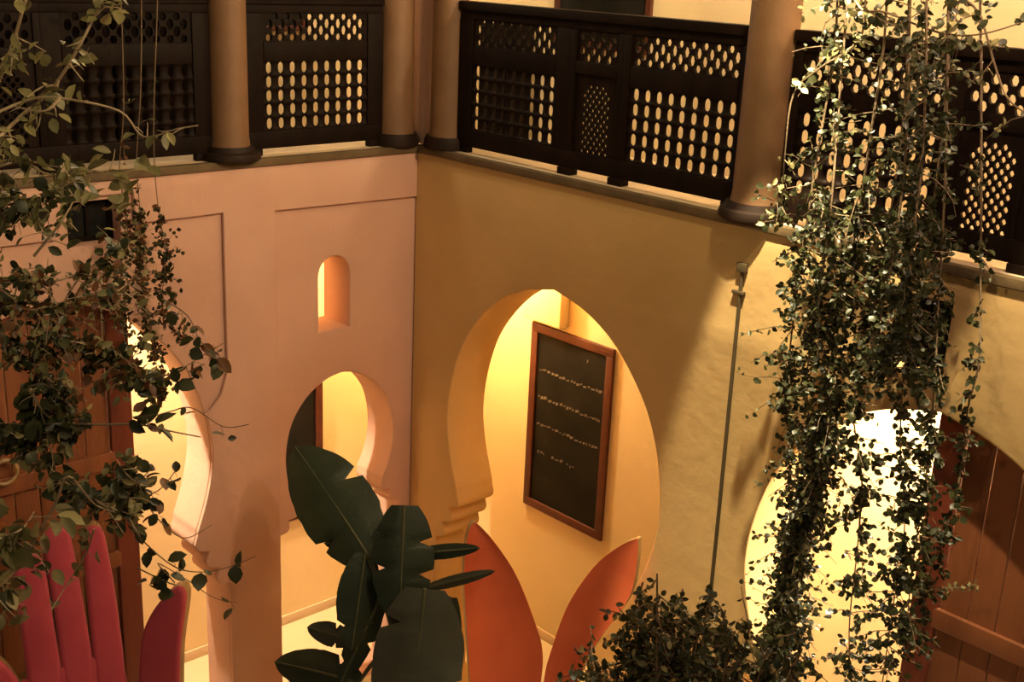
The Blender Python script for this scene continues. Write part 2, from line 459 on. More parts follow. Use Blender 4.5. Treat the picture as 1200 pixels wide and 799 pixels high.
balustrade(lambda a, b, c: Vector((a, bx0 + c, b)), 0, 0.33, 2.73, [('wide', 0.33, 1.385), ('arch', 1.385, 1.82), ('wide', 1.82, 2.73)],
           'long three-panel dark lattice balustrade above the chalkboard arch', (1.5, 0.1, LZ + 0.05))
balustrade(lambda a, b, c: Vector((a, bx0 + c, b)), 0, 3.0, 5.41, [('wide', 3.0, 3.92), ('arch', 3.92, 4.35), ('wide', 4.35, 5.41)],
           'dark lattice balustrade overgrown by the hanging vines above the bright arch', (4.2, 0.1, LZ + 0.05))
balustrade(lambda a, b, c: Vector((-bx0 - c, a, b)), R(90), -1.32, -0.26, [('wide', -1.32, -0.26)],
           'short single-panel dark lattice balustrade above the pink wall niche', (-0.1, -0.8, LZ + 0.05))
balustrade(lambda a, b, c: Vector((-bx0 - c, a, b)), R(90), -4.0, -1.57, [('wide', -2.6, -1.57), ('arch', -3.03, -2.6), ('wide', -4.0, -3.03)],
           'unlit dark balustrade behind the leafy twigs over the wooden door', (-0.1, -2.8, LZ + 0.05))

# ------------------------------------------------------------------ framed boards on the back walls
def board(frame, a0, b0, a1, b1, label, cat, fw, loc, lines=True, depth=0.03, name='chalkboard'):
    root = empty(name, loc, label, cat)
    plate('slate', [rect(a0 + fw * .5, b0 + fw * .5, a1 - fw * .5, b1 - fw * .5)], 0.012, lambda a, b, c: frame(a, b, -0.014 + c), SLATE, root)
    for nm, q in (('frame_bottom', rect(a0, b0, a1, b0 + fw)), ('frame_top', rect(a0, b1 - fw, a1, b1)),
                  ('frame_side', rect(a0, b0 + fw, a0 + fw, b1 - fw)), ('frame_side', rect(a1 - fw, b0 + fw, a1, b1 - fw))):
        plate(nm, [q], depth, lambda a, b, c: frame(a, b, -depth - 0.001 + c), FRAMEWOOD, root, bevel=0.005)
    if lines:
        rnd = random.Random(3)
        for k, (z, dens) in enumerate(((b1 - fw - 0.10, .12), (b1 - fw - 0.30, 1), (b1 - fw - 0.53, 1), (b1 - fw - 0.76, .9), (b1 - fw - 1.0, .5))):
            verts = []; faces = []
            x = a0 + fw + 0.03; zz = z
            while x < a1 - fw - 0.05:
                wd = rnd.uniform(.012, .04); zz = z + rnd.uniform(-.008, .008); hh = rnd.uniform(.006, .017)
                if rnd.random() < dens:
                    i = len(verts)
                    verts += [frame(x, zz - hh, -0.0155), frame(x + wd, zz - hh * .4, -0.0155), frame(x + wd, zz + hh, -0.0155), frame(x, zz + hh * .5, -0.0155)]
                    faces.append((i, i + 1, i + 2, i + 3))
                x += wd + rnd.uniform(.004, .02)
            if verts: mesh_obj('chalk_line', verts, faces, CHALK, root)
    return root
board(fr(GD), 0.135, 1.15, 1.02, 2.72, 'tall brown-framed chalkboard with rows of chalk writing behind the wide pointed arch', 'chalkboard', 0.07, (0.58, GD - .02, 1.15))
board(fl(-GD), -1.0, 0.95, -0.09, 2.30, 'dark red-framed board behind the small keyhole arch and the banana plant', 'board', 0.065, (-GD + .02, -.5, .95), lines=False, name='framed_board')
board(fr(GD), 0.20, 4.86, 1.13, 6.1, 'dark framed board on the upper wall, above the long balustrade rail', 'board', 0.05, (.66, GD - .02, 4.86), lines=False, name='framed_board')
bk = plate('wall_bracket', [rect(0.10, 2.765, 0.515, 3.10)], 0.10, fr(GD - 0.101), INNER, bevel=0.008)
tag(bk, 'pale plaster box bracket on the wall directly above the framed chalkboard', 'bracket')

pa, pb = on_r(561, 100, GD - .25), on_r(594, 100, GD - .25)
nc = empty('narrow_cabinet', ((pa.x + pb.x) / 2, GD - .13, LZ + .03), 'narrow dark cabinet against the upper wall, glimpsed through the long balustrade', 'cabinet')
box('cabinet_body', (pa.x, GD - .25, LZ + .0305), (pb.x, GD - .002, 4.98), DARKWOOD, nc)
box('cabinet_door', (pa.x + .02, GD - .268, LZ + .08), (pb.x - .02, GD - .251, 4.94), DARKWOOD, nc)
qa, qb = on_l(303, 40, -GD), on_l(358, 36, -GD)
board(fl(-GD), qa.y, qb.z, qb.y, qb.z + .5, 'small dark framed picture on the upper wall, glimpsed through the short balustrade', 'picture', 0.04, (-GD + .02, (qa.y + qb.y) / 2, qb.z), lines=False, name='framed_picture')

# dark panels put in for the darkness of the unlit upper gallery, left
cb = empty('dark_panels', (-GD + .2, -2.6, LZ + 0.03), 'dark wooden panels standing in for the darkness of the unlit upper gallery behind the twigs', 'dark_panels')
box('dark_panel_body', (-GD + 0.002, -4.4, LZ + 0.032), (-GD + 0.30, -1.02, 6.3), DARKWOOD, cb)
for i in range(4):
    a = -4.36 + i * 0.835
    dd = box('dark_panel_door', (-GD + 0.301, a, LZ + 0.1), (-GD + 0.325, a + 0.80, 6.22), DARKWOOD, cb)
    lathe('knob', [(.004, 0), (.016, .012), (.02, .025), (.008, .035)], (-GD + 0.325, a + (0.72 if i % 2 == 0 else 0.08), 5.1), GILT, dd, 10, axis=Matrix.Rotation(R(90), 3, 'Y'))

# ------------------------------------------------------------------ lamps
def light(name, loc, power, c, rad=0.06):
    d = bpy.data.lights.new(name, 'POINT'); d.energy = power; d.color = c; d.shadow_soft_size = rad
    o = bpy.data.objects.new(name, d); col.objects.link(o); o.location = loc; return o
def ceiling_lamp(x, y, z, power, c, label):
    """shallow bowl of frosted glass hung just under the ceiling z; its bulb hangs below"""
    root = empty('ceiling_lamp', (x, y, z), label, 'lamp')
    lathe('ceiling_rose', [(.03, -.02), (.07, -.015), (.08, -.001)], (x, y, z), METAL, root, 16)
    lathe('stem', [(.008, -.16), (.008, -.02)], (x, y, z), METAL, root, 8)
    lathe('bulb', [(.004, -.27), (.035, -.25), (.05, -.215), (.04, -.18), (.02, -.16)], (x, y, z), LAMPGLOW, root, 16)
    o = light('lamp_light', (0, 0, -0.36), power, c, 0.07); o.parent = root
    return root
CZ = LZ - 0.14
ceiling_lamp(-0.30, 0.62, CZ, POWER['arcade_corner'], WARM, 'bare bulb ceiling lamp at the corner of the ground-floor arcade')
ceiling_lamp(3.95, 0.62, CZ, POWER['arcade_right'], (1.0, 0.90, 0.74), 'bare bulb ceiling lamp in the bright arcade bay behind the vines')
ceiling_lamp(-0.55, -0.55, ROOF, POWER['upper'], (1.0, 0.88, 0.66), 'bare bulb ceiling lamp in the upper gallery over the pink wall')
ceiling_lamp(1.9, 0.55, ROOF, POWER['upper'], WARMW, 'bare bulb ceiling lamp in the upper gallery over the chalkboard arch')
ceiling_lamp(4.3, 0.55, ROOF, POWER['upper'] * 1.3, WARMW, 'bare bulb ceiling lamp in the upper gallery over the vines')

def lantern(x, y, z, power, c, label):  # unseen lanterns, added to fill the courtyard with light
    root = empty('fill_lantern', (x, y, z), label, 'lantern')
    box('lantern_cap', (x - .13, y - .13, z + .34), (x + .13, y + .13, z + .37), METAL, root)
    box('lantern_floor', (x - .11, y - .11, z - .02), (x + .11, y + .11, z), METAL, root)
    for sx in (-1, 1):
        for sy in (-1, 1):
            box('lantern_post', (x + sx * .1 - .008, y + sy * .1 - .008, z), (x + sx * .1 + .008, y + sy * .1 + .008, z + .34), METAL, root, 0)
    tube('chain', [Vector((x, y, z + .37)), Vector((x, y, 6.95))], 0.008, METAL, root)
    o = light('lamp_light', (0, 0, 0.17), power, c, 0.10); o.parent = root
    return root
struct(box('lamp_beam', (-0.1, -1.03, 6.92), (XR, -0.87, 7.1), DARKWOOD))  # unseen beam, added only to carry the lanterns and spotlights
lantern(5.6, -0.95, 6.25, POWER['court_pink'], PINK, 'unseen fill lantern added on the lamp beam nearer the bright arch')
lantern(3.9, -0.95, 6.25, POWER['court_yellow'], WARM, 'unseen fill lantern added on the lamp beam nearer the pink wall')
struct(box('lamp_beam_opposite', (-0.1, -5.28, 6.92), (XR, -5.12, 7.1), DARKWOOD))  # second added beam out of view, holds the opposite fill lantern
lantern(4.6, -5.2, 6.25, POWER['court_front'], WARM, 'unseen fill lantern added on the lamp beam along the opposite gallery')

def spot(parent, loc, aim, power, c, size, blend, rad=0.03):
    d = bpy.data.lights.new('spot_light', 'SPOT'); d.energy = power; d.color = c; d.spot_size = R(size); d.spot_blend = blend; d.shadow_soft_size = rad
    o = bpy.data.objects.new('spot_light', d); col.objects.link(o); o.parent = parent
    o.location = Vector(loc) - parent.location
    o.rotation_euler = (Vector(aim) - Vector(loc)).to_track_quat('-Z', 'Y').to_euler()
    return o
def beam_spot(x, aim, power, label, size=28):  # unseen spotlights, added to lay the bright patches on wall and door
    root = empty('added_spotlight', (x, -0.95, 6.92), label, 'spotlight')
    tube('bracket', [Vector((x, -0.95, 6.919)), Vector((x, -0.95, 6.80))], .009, METAL, root)
    p0 = Vector((x, -0.95, 6.76)); d = (Vector(aim) - p0).normalized()
    lathe('spot_head', [(.02, -.09), (.045, -.05), (.055, 0.05), (.052, .06)], p0, METAL, root, 16, axis=d.to_track_quat('Z', 'Y').to_matrix())
    spot(root, p0 + d * .08, aim, power, (1.0, 0.83, 0.50), size, .3)
beam_spot(3.45, (3.42, 0, 2.65), POWER['wall_spot'], 'unseen black spotlight added on the lamp beam, aimed at the wall beside the vine', 29)
beam_spot(5.1, (5.0, 0, 3.3), POWER['wall_spot'] * .45, 'unseen black spotlight added on the lamp beam, aimed at the wooden arched door', 34)
dl = empty('recessed_downlight', (-0.62, -2.35, CZ), 'recessed ceiling downlight inside the arch of the wooden door', 'downlight')
lathe('downlight_ring', [(.05, -.012), (.065, -.010), (.07, -.001)], (-0.62, -2.35, CZ), METAL, dl, 20)
spot(dl, (-0.62, -2.35, CZ - .03), (-0.55, -2.2, 0), POWER['arch_down'], WARMW, 100, .3)
sp = on_r(871, 322, 0.0)
pipe = empty('conduit', (sp.x, -0.012, 0), 'thin painted conduit running down the yellow wall beside the vine', 'conduit')
tube('pipe', [Vector((sp.x, -0.012, sp.z + .02)), Vector((sp.x + .01, -0.012, 2.4)), Vector((sp.x + .015, -0.012, 0.0))], 0.011, CABLE, pipe)
box('junction_box', (sp.x - .03, -0.03, sp.z + .02), (sp.x + .03, -0.001, sp.z + .07), CABLE, pipe)
box('pipe_clip', (sp.x - .05, -0.026, sp.z - .11), (sp.x + .03, -0.001, sp.z - .09), CABLE, pipe)

# ------------------------------------------------------------------ hand chair
HP = on_l(75, 620, 0.42); HN = Vector((0.955, -0.26, 0.16)).normalized()
def two_tone(o, n, front, side):
    me = o.data; me.materials.clear(); me.materials.append(front); me.materials.append(side)
    for f in me.polygons: f.material_index = 0 if f.normal.dot(n) > 0.12 else 1
hand = empty('hand_chair', Vector((HP.x + 0.15, HP.y + 0.25, 0)), 'tall red velvet hand-shaped chair with gilt sides and upright fingers', 'chair')
def hand_part(nm, px, thick, bev=0.03, off=0.0, sm=True, n=None, at_px=None):
    n = n.normalized() if n else HN
    p0 = on_plane(*at_px, HP, HN) if at_px else HP
    ax = Vector((0, 0, 1)).cross(n).normalized(); ay = n.cross(ax).normalized()
    pts = []
    for u, v in px:
        q = on_plane(u, v, p0, n) - p0; pts.append((q.dot(ax), q.dot(ay)))
    if sm: 
        pts = catmull(pts + [pts[0]], 4)[:-1]
    o = plate(nm, [pts], thick, lambda a, b, c: p0 + ax * a + ay * b - n * (c + off), VELVET, hand, bevel=bev, smooth=45)
    two_tone(o, n, VELVET, GILT); return o
hand_part('finger', [(34, 810), (17, 680), (20, 657), (33, 648), (47, 653), (54, 668), (62, 719), (73, 810)], 0.16)
hand_part('finger', [(76, 810), (64, 720), (51, 640), (55, 624), (67, 617), (81, 623), (87, 645), (97, 700), (112, 810)], 0.16)
hand_part('finger', [(113, 810), (104, 715), (98, 650), (98, 626), (109, 617), (121, 622), (128, 650), (138, 710), (147, 810)], 0.16)
hand_part('finger', [(40, 830), (14, 785), (-16, 762), (-32, 770), (-26, 790), (0, 812), (20, 840)], 0.15, off=-0.05)
hand_part('thumb', [(160, 860), (163, 790), (166, 748), (178, 718), (197, 694), (209, 686), (217, 690), (219, 705), (212, 760), (205, 860)], 0.14, off=-0.03, n=Vector((0.70, -0.70, 0.14)), at_px=(165, 850))
hand_part('palm', [(25, 800), (70, 782), (95, 772), (120, 772), (148, 790), (160, 850), (206, 840), (200, 900), (170, 960), (60, 960), (28, 900)], 0.17, off=0.005)
lathe('pedestal', [(.34, 0), (.34, .05), (.26, .10), (.17, .22), (.15, .62), (.24, .80)], (HP.x + .36, HP.y + .10, 0), GILT, hand, 24)

# ------------------------------------------------------------------ petal chair
def sheet(nm, left, right, bow, thick, nrm, m, parent, nu=12, side=None):
    """left/right: world points from base to tip; bowed back across, thickened along nrm"""
    n = len(left); V = []; F = []
    for lay in (0, 1):
        for i in range(n):
            for j in range(nu + 1):
                t = j / nu
                p = left[i].lerp(right[i], t)
                wd = (right[i] - left[i]).length
                p = p - nrm * (bow * wd * 4 * t * (1 - t)) - nrm * (thick * lay)
                V.append(p)
    K = n * (nu + 1)
    idx = lambda l, i, j: l * K + i * (nu + 1) + j
    for i in range(n - 1):
        for j in range(nu):
            F.append((idx(0, i, j), idx(0, i, j + 1), idx(0, i + 1, j + 1), idx(0, i + 1, j)))
            F.append((idx(1, i, j), idx(1, i + 1, j), idx(1, i + 1, j + 1), idx(1, i, j + 1)))
        for j in (0, nu):
            F.append((idx(0, i, j), idx(0, i + 1, j), idx(1, i + 1, j), idx(1, i, j)))
    for i in (0, n - 1):
        for j in range(nu):
            F.append((idx(0, i, j), idx(0, i, j + 1), idx(1, i, j + 1), idx(1, i, j)))
    bm = bmesh.new(); vs = [bm.verts.new(v) for v in V]
    for f in F: bm.faces.new([vs[k] for k in f])
    bmesh.ops.remove_doubles(bm, verts=bm.verts, dist=1e-4)
    o = bm_obj(nm, bm, m, parent, 40)
    return o
PP = on_r(640, 760, -0.42); PNL = Vector((0.88, -0.46, 0.12)).normalized(); PNR = Vector((0.38, -0.92, 0.12)).normalized()
petal = empty('petal_chair', Vector((PP.x, PP.y, 0)), 'orange-red sculptural chair with two tall pointed petals before the wide arch', 'chair')
def px_curve(px, n):
    c = catmull(px, 8); out = []
    for i in range(n):
        f = i / (n - 1) * (len(c) - 1); k = min(int(f), len(c) - 2); t = f - k
        out.append((c[k][0] * (1 - t) + c[k + 1][0] * t, c[k][1] * (1 - t) + c[k + 1][1] * t))
    return out
def petal_part(lp, rp, bow, n):
    pl = lambda q: on_plane(q[0], q[1], PP, n)
    o = sheet('petal', [pl(q) for q in px_curve(lp, 24)], [pl(q) for q in px_curve(rp, 24)], bow, 0.06, n, REDLAC, petal)
    me = o.data; me.materials.append(GILT)
    for f in me.polygons:
        if abs(f.normal.dot(n)) < 0.45: f.material_index = 1
    return o
petal_part([(556, 880), (551, 799), (547, 739), (544, 680), (546, 640), (551, 618), (556, 612)],
           [(622, 880), (634, 799), (636, 765), (629, 735), (606, 676), (580, 636), (557, 612)], 0.13, PNL)
petal_part([(632, 880), (637, 800), (646, 762), (666, 708), (697, 663), (726, 640), (746, 631)],
           [(660, 880), (676, 800), (700, 752), (728, 715), (741, 690), (747, 655), (748, 632)], 0.10, PNR)
lathe('chair_base', [(.30, 0), (.32, .04), (.22, .12), (.20, .40), (.30, .62), (.33, .66), (.33, .72)], (PP.x - 0.04, PP.y + 0.06, 0), REDLAC, petal, 28)

# ------------------------------------------------------------------ leaves
def leaf_mesh(nm, m, wd=0.34, fold=0.12, curl=0.12):
    V = [(0, 0, 0)]; F = []
    st = ((.22, .75), (.5, 1.0), (.78, .68))
    for t, s in st:
        z = -curl * t * t
        V += [(-wd * s, t, z + fold * s), (0, t, z), (wd * s, t, z + fold * s)]
    V.append((0, 1.0, -curl * 1.15))
    F = [(0, 2, 1), (0, 3, 2), (1, 2, 5, 4), (2, 3, 6, 5), (4, 5, 8, 7), (5, 6, 9, 8), (7, 8, 10), (8, 9, 10)]
    me = bpy.data.meshes.new(nm); me.from_pydata(V, [], F); me.update(); finish(me, m)
    for p in me.polygons: p.use_smooth = True
    return me
LM = {k: [leaf_mesh('leaf', m, wd, fo, cu) for wd, fo, cu in ((.36 * q, .10, .10), (.42 * q, .05, .2), (.30 * q, .16, .05))]
      for k, m, q in (('small', LEAF, 1), ('pale', LEAFL, .78), ('red', LEAFRED, .9))}
def rand_rot(face, bias, rnd):
    """leaf direction mostly drooping and its upper side roughly towards face"""
    n = (face + Vector((rnd.gauss(0, 1), rnd.gauss(0, 1), rnd.gauss(0, 1))) * bias).normalized()
    d = Vector((rnd.gauss(0, 1), rnd.gauss(0, 1), rnd.gauss(-0.3, 1)))
    d = (d - n * d.dot(n)).normalized()
    x = d.cross(n).normalized()
    return Matrix((x, d, n)).transposed()
def plant(name, label, cat, root_loc, strands, nmax=280, seed=1, bark=BARK):
    """strands: dicts with pts (world), r, twigs, tl (twig length), k (leaves a twig), size, kinds, face, drop"""
    rnd = random.Random(seed)
    root = empty(name, root_loc, label, cat)
    inv = Matrix.Translation(-root.location)
    leaves = []
    for s in strands:
        pts = s['pts']; r = s.get('r', 0.006)
        dense = [Vector(q) for q in catmull([tuple(p) for p in pts], 5)]
        V, F = tube_data(dense, [r * (1 - 0.6 * i / len(dense)) for i in range(len(dense))], 5)
        seg = [0]
        for a, b in zip(dense, dense[1:]): seg.append(seg[-1] + (b - a).length)
        for _ in range(s['twigs']):
            t = rnd.uniform(s.get('tmin', 0), 1) * seg[-1]
            k = max(i for i in range(len(seg)) if seg[i] <= t); k = min(k, len(dense) - 2)
            p = dense[k].lerp(dense[k + 1], (t - seg[k]) / max(1e-6, seg[k + 1] - seg[k]))
            if p.z > s.get('zthin', 99) and rnd.random() > s.get('thin', .3): continue
            L = s['tl'] * rnd.uniform(.35, 1.25)
            d = Vector((rnd.gauss(0, 1), rnd.gauss(0, .55), rnd.gauss(0, .6) - s.get('drop', .3)))
            if 'along' in s: d = RIGHT * rnd.gauss(0, 1) + UP * rnd.gauss(-s.get('drop', .3), .8) + FWD * rnd.gauss(0, .4)
            d.normalize()
            tw = [p]
            q = p.copy()
            for _k in range(3):
                q = q + d * (L / 3); d = (d + Vector((rnd.gauss(0, .25), rnd.gauss(0, .2), rnd.gauss(-.18, .25)))).normalized(); tw.append(q.copy())
            v2, f2 = tube_data(tw, [r * .45, r * .4, r * .3, r * .2], 3)
            o = len(V); V += v2; F += [tuple(i + o for i in f) for f in f2]
            for _k in range(s['k']):
                tt = rnd.random() * 3; j = min(int(tt), 2)
                pp = tw[j].lerp(tw[j + 1], tt - j) + Vector((rnd.gauss(0, 1), rnd.gauss(0, 1), rnd.gauss(0, 1))) * s['size'] * .25
                sz = s['size'] * rnd.uniform(.65, 1.3)
                leaves.append((pp, rand_rot(s['face'], s.get('bias', .7), rnd), sz, rnd.choice(s['kinds']), rnd.randrange(3)))
        mesh_obj('stem', V, F, s.get('bark', bark), root, 60)
    leaves.sort(key=lambda l: -l[2] / (l[0] - CAM).dot(FWD))
    for p, m3, sz, kd, vi in leaves[:nmax]:
        o = bpy.data.objects.new('leaf', LM[kd][vi]); col.objects.link(o)
        mtx = m3.to_4x4() @ Matrix.Scale(sz, 4); mtx.translation = p
        o.parent = root; o.matrix_basis = inv @ mtx
    rest = leaves[nmax:]
    if rest:
        mats = {'small': 0, 'pale': 1, 'red': 2}
        V = []; F = []; MI = []
        for p, m3, sz, kd, vi in rest:
            me = LM[kd][vi]; o = len(V)
            V += [p + m3 @ (v.co * sz) for v in me.vertices]
            for f in me.polygons: F.append(tuple(i + o for i in f.vertices)); MI.append(mats[kd])
        o = mesh_obj('foliage', V, F, [LEAF, LEAFL, LEAFRED], root)
        o.data.polygons.foreach_set('material_index', MI)
        for f in o.data.polygons: f.use_smooth = True
        o['kind'] = 'stuff'
    return root
TOCAM = -FWD
FACE_R = Vector((0.35, -0.75, 0.55)).normalized()
def rv(px, y=-0.35, jit=0.08, seed=0):
    rnd = random.Random(seed)
    return [on_r(u, v, y + rnd.uniform(-jit, jit)) for u, v in px]
def up_to_roof(pts):
    p = pts[0]; return [Vector((p.x, p.y, ROOF + 0.05)), Vector((p.x + .03, p.y, (p.z + ROOF) / 2))] + pts
def S(pts, twigs, tl, k, size, kinds=('small',), face=FACE_R, r=0.007, **kw):
    d = dict(pts=pts, twigs=twigs, tl=tl, k=k, size=size, kinds=kinds, face=face, r=r, zthin=4.45, thin=.28); d.update(kw); return d
sm = ('small',) * 9 + ('pale',)
plant('hanging_vine', 'thick hanging vine whose left fringe trails over the yellow wall and bright arch', 'vine', Vector((3.0, -.35, ROOF)),
      [S(up_to_roof(rv([(985, -60), (978, 60), (958, 180), (940, 300), (925, 420), (925, 520), (925, 620), (915, 720), (900, 830)], -.30, seed=1)), 330, .24, 11, .032, sm),
       S(up_to_roof(rv([(1000, -60), (985, 100), (975, 230), (960, 350), (945, 450), (955, 560), (940, 660), (925, 760), (920, 850)], -.42, seed=2)), 320, .20, 11, .032, sm),
       S(rv([(975, 470), (962, 530), (945, 590), (930, 650), (920, 720), (905, 800)], -.36, .03, seed=22), 330, .11, 11, .032, ('small',))], 280, 11)
plant('hanging_vine', 'dense dark hanging vine between the overgrown balustrade and the top of the bright arch', 'vine', Vector((3.4, -.45, ROOF)),
      [S(up_to_roof(rv([(1045, -60), (1035, 60), (1020, 160), (1005, 260), (985, 360), (975, 460), (955, 560), (940, 640)], -.40, seed=3)), 380, .22, 11, .032, sm),
       S(up_to_roof(rv([(1090, -60), (1085, 90), (1080, 200), (1065, 300), (1055, 380), (1030, 440)], -.5, seed=4)), 380, .17, 11, .032, ('small',)),
       S(up_to_roof(rv([(1070, -60), (1060, 120), (1045, 240), (1030, 330), (1010, 420)], -.32, seed=14)), 280, .18, 11, .032, ('small',) * 7 + ('pale',))], 280, 12)
plant('hanging_vine', 'loose hanging vine with leaves standing dark against the bright white arch', 'vine', Vector((3.9, -.45, ROOF)),
      [S(up_to_roof(rv([(1120, -60), (1110, 100), (1095, 230), (1075, 340), (1060, 430), (1055, 520), (1060, 620), (1045, 720), (1030, 830)], -.30, seed=5)), 330, .19, 8, .033),
       S(up_to_roof(rv([(1070, -60), (1060, 200), (1030, 380), (1000, 470), (1010, 560), (1005, 640), (995, 740), (1000, 830)], -.42, seed=6)), 250, .15, 7, .033),
       S(up_to_roof(rv([(1115, -60), (1108, 200), (1100, 350), (1095, 450), (1085, 560), (1070, 660), (1060, 760)], -.38, seed=7)), 210, .14, 8, .033)], 280, 13)
plant('hanging_vine', 'thin single hanging vine strand beside the arched wooden door', 'vine', Vector((4.4, -.4, ROOF)),
      [S(up_to_roof(rv([(1152, -60), (1150, 100), (1150, 230), (1149, 330), (1148, 420), (1134, 480), (1128, 540), (1112, 610), (1085, 690), (1080, 760)], -.22, seed=8)), 130, .09, 6, .034),
       S(rv([(1085, 692), (1110, 689), (1146, 687)], -.22, .01, seed=33), 14, .03, 3, .022, ('pale',), bark=PALEBARK, r=.004)], 280, 14)
FT = Vector((0.5, -0.6, 0.6)).normalized()
plant('climbing_vine', 'leafy climber arching over the handrail of the overgrown balustrade', 'vine', Vector((4.4, -.5, ROOF)),
      [S([Vector((3.9, -.5, ROOF + .05))] + rv([(1000, -70), (1005, 5), (1040, 15), (1100, 38), (1150, 40), (1215, 20)], -.5, seed=9), 110, .20, 7, .042, ('small', 'small', 'pale')),
       S([Vector((4.6, -.5, ROOF + .05))] + rv([(1120, -70), (1150, 20), (1170, 90), (1185, 120), (1215, 140)], -.5, seed=10), 90, .17, 6, .042, ('small', 'pale')),
       S([Vector((4.2, -.45, ROOF + .05))] + rv([(1030, -70), (1010, 40), (960, 80), (930, 110), (920, 180), (915, 260)], -.4, seed=19), 110, .13, 6, .04, ('small', 'pale', 'pale'))], 280, 15)
# bush in the lower right
def bush_pt(u, v, y): return on_r(u, v, y)
B = [(880, 730), (910, 745), (940, 760), (895, 780), (670, 790), (690, 800), (650, 805), (770, 672), (748, 690), (800, 690), (775, 705), (820, 725), (850, 715), (690, 760), (735, 720), (865, 770), (770, 750), (770, 690), (745, 740), (720, 780), (800, 720), (830, 700), (860, 740), (790, 770), (840, 780), (900, 760), (700, 775), (760, 800), (880, 800), (930, 790), (815, 760)]
brnd = random.Random(5)
bs = []
bbase = on_r(800, 860, -1.15); bbase.z = 0.0
for i, (u, v) in enumerate(B):
    tip = on_r(u, v, -1.1 + brnd.uniform(-.15, .15))
    bs.append(S([bbase + Vector((brnd.uniform(-.08, .08), brnd.uniform(-.08, .08), 0)), bbase.lerp(tip, .5) + Vector((0, 0, .15)), bbase.lerp(tip, .85) + Vector((0, 0, .05)), tip], 80, .19, 9, .038, ('small', 'small', 'small', 'pale'), r=.010, drop=0))
plant('courtyard_bush', 'dense small-leaved dark green bush beside the right petal of the red chair', 'bush', Vector((bbase.x, bbase.y, 0)), bs, 290, 16)

# ------------------------------------------------------------------ left: creeper close to the wall and twiggy climber nearer by
def lv(px, x=0.22, jit=0.06, seed=0):
    rnd = random.Random(seed)
    return [on_l(u, v, x + rnd.uniform(-jit, jit)) for u, v in px]
FACE_L = Vector((0.8, -0.3, 0.5)).normalized()
def to_roof_l(pts):
    p = pts[0]; return [Vector((p.x, p.y, ROOF + 0.05)), Vector((p.x, p.y, (p.z + ROOF) / 2))] + pts
plant('hanging_creeper', 'fine-leaved creeper hanging down the pink wall beside the recessed panel', 'creeper', Vector((.2, -2.2, ROOF)),
      [S(to_roof_l(lv([(165, -40), (165, 100), (160, 190), (165, 260), (165, 330), (180, 400), (185, 440)], .20, seed=1)), 330, .15, 8, .032, ('small', 'small', 'pale', 'red'), zthin=4.0, thin=.06, r=.004),
       S(to_roof_l(lv([(140, -40), (145, 120), (140, 200), (150, 280), (140, 350), (150, 420)], .28, seed=2)), 230, .14, 7, .032, ('small', 'pale', 'red'), zthin=4.0, thin=.06, r=.004),
       S(to_roof_l(lv([(185, -40), (180, 150), (185, 240), (195, 300), (190, 360), (215, 400)], .16, seed=3)), 170, .11, 7, .032, ('small', 'small', 'red'), zthin=4.0, thin=.05, r=.004)], 280, 21)
def ap(px, d, jit=.15, seed=0):
    rnd = random.Random(seed)
    return [at(u, v, d + rnd.uniform(-jit, jit)) for u, v in px]
FC = (-FWD * .8 + Vector((0, 0, .5))).normalized()
TW = dict(face=FC, bias=.9, along=True, zthin=99)
trunk_foot = at(-60, 700, 4.6); trunk_foot.z = 0
trunk = [trunk_foot, at(-70, 760, 4.6), at(-62, 600, 4.6), at(-60, 400, 4.6), at(-45, 200, 4.6), at(-30, 60, 4.6), at(0, -60, 4.6)]
K = [S(trunk, 6, .2, 3, .06, ('pale',), r=.03, **TW)]
def tw(px, d, n, tl, k, size, kinds, seed, r=.006, bark=PALEBARK, **kw):
    a = dict(TW); a.update(kw); a['bark'] = bark
    K.append(S(ap(px, d, seed=seed), n, tl, k, size, kinds, r=r, **a))
P_ = ('pale',); PS = ('pale', 'small'); SR = ('small', 'small', 'red'); PR = ('pale', 'red', 'small')
tw([(-30, 190), (20, 140), (60, 105), (95, 50), (125, -10)], 4.4, 24, .13, 3, .065, P_, 1, .009)
tw([(-45, 180), (5, 80), (30, 0), (45, -40)], 4.4, 18, .12, 3, .06, P_, 2, .009)
tw([(-30, 145), (30, 118), (70, 115), (140, 130), (168, 160), (208, 151), (232, 147)], 4.4, 8, .05, 1, .06, P_, 3)
tw([(70, 115), (52, 130), (18, 125)], 4.4, 4, .05, 2, .06, P_, 4)
tw([(-40, 210), (20, 190), (60, 205), (110, 200), (150, 215)], 4.5, 18, .12, 3, .075, P_, 5)
tw([(-50, 260), (10, 240), (50, 230), (90, 210)], 4.5, 36, .16, 4, .055, PS, 6)
tw([(40, 300), (75, 255), (95, 215)], 4.5, 6, .10, 3, .06, PS, 7)
tw([(-55, 330), (0, 325), (60, 330), (110, 310), (140, 285)], 4.5, 55, .14, 5, .04, PR, 8)
tw([(-55, 380), (0, 350), (50, 370), (100, 350), (150, 340)], 4.5, 70, .14, 5, .04, PR, 9)
tw([(-55, 350), (0, 390), (30, 420), (60, 450), (80, 480)], 4.5, 70, .13, 5, .042, ('pale', 'small', 'small', 'pale', 'red'), 10, .012, BARK)
tw([(30, 400), (80, 400), (120, 410), (160, 440), (190, 460)], 4.5, 80, .12, 6, .042, ('small', 'red', 'pale'), 11)
tw([(35, 455), (60, 490), (110, 497), (160, 497), (200, 505), (235, 512)], 4.4, 9, .07, 3, .085, ('small',), 12)
tw([(-20, 495), (20, 510), (60, 515), (90, 500)], 4.4, 40, .12, 4, .055, PS, 13)
tw([(165, 492), (200, 482), (225, 478), (262, 500), (292, 497)], 4.4, 5, .05, 2, .045, ('small', 'red'), 14, .003, BARK)
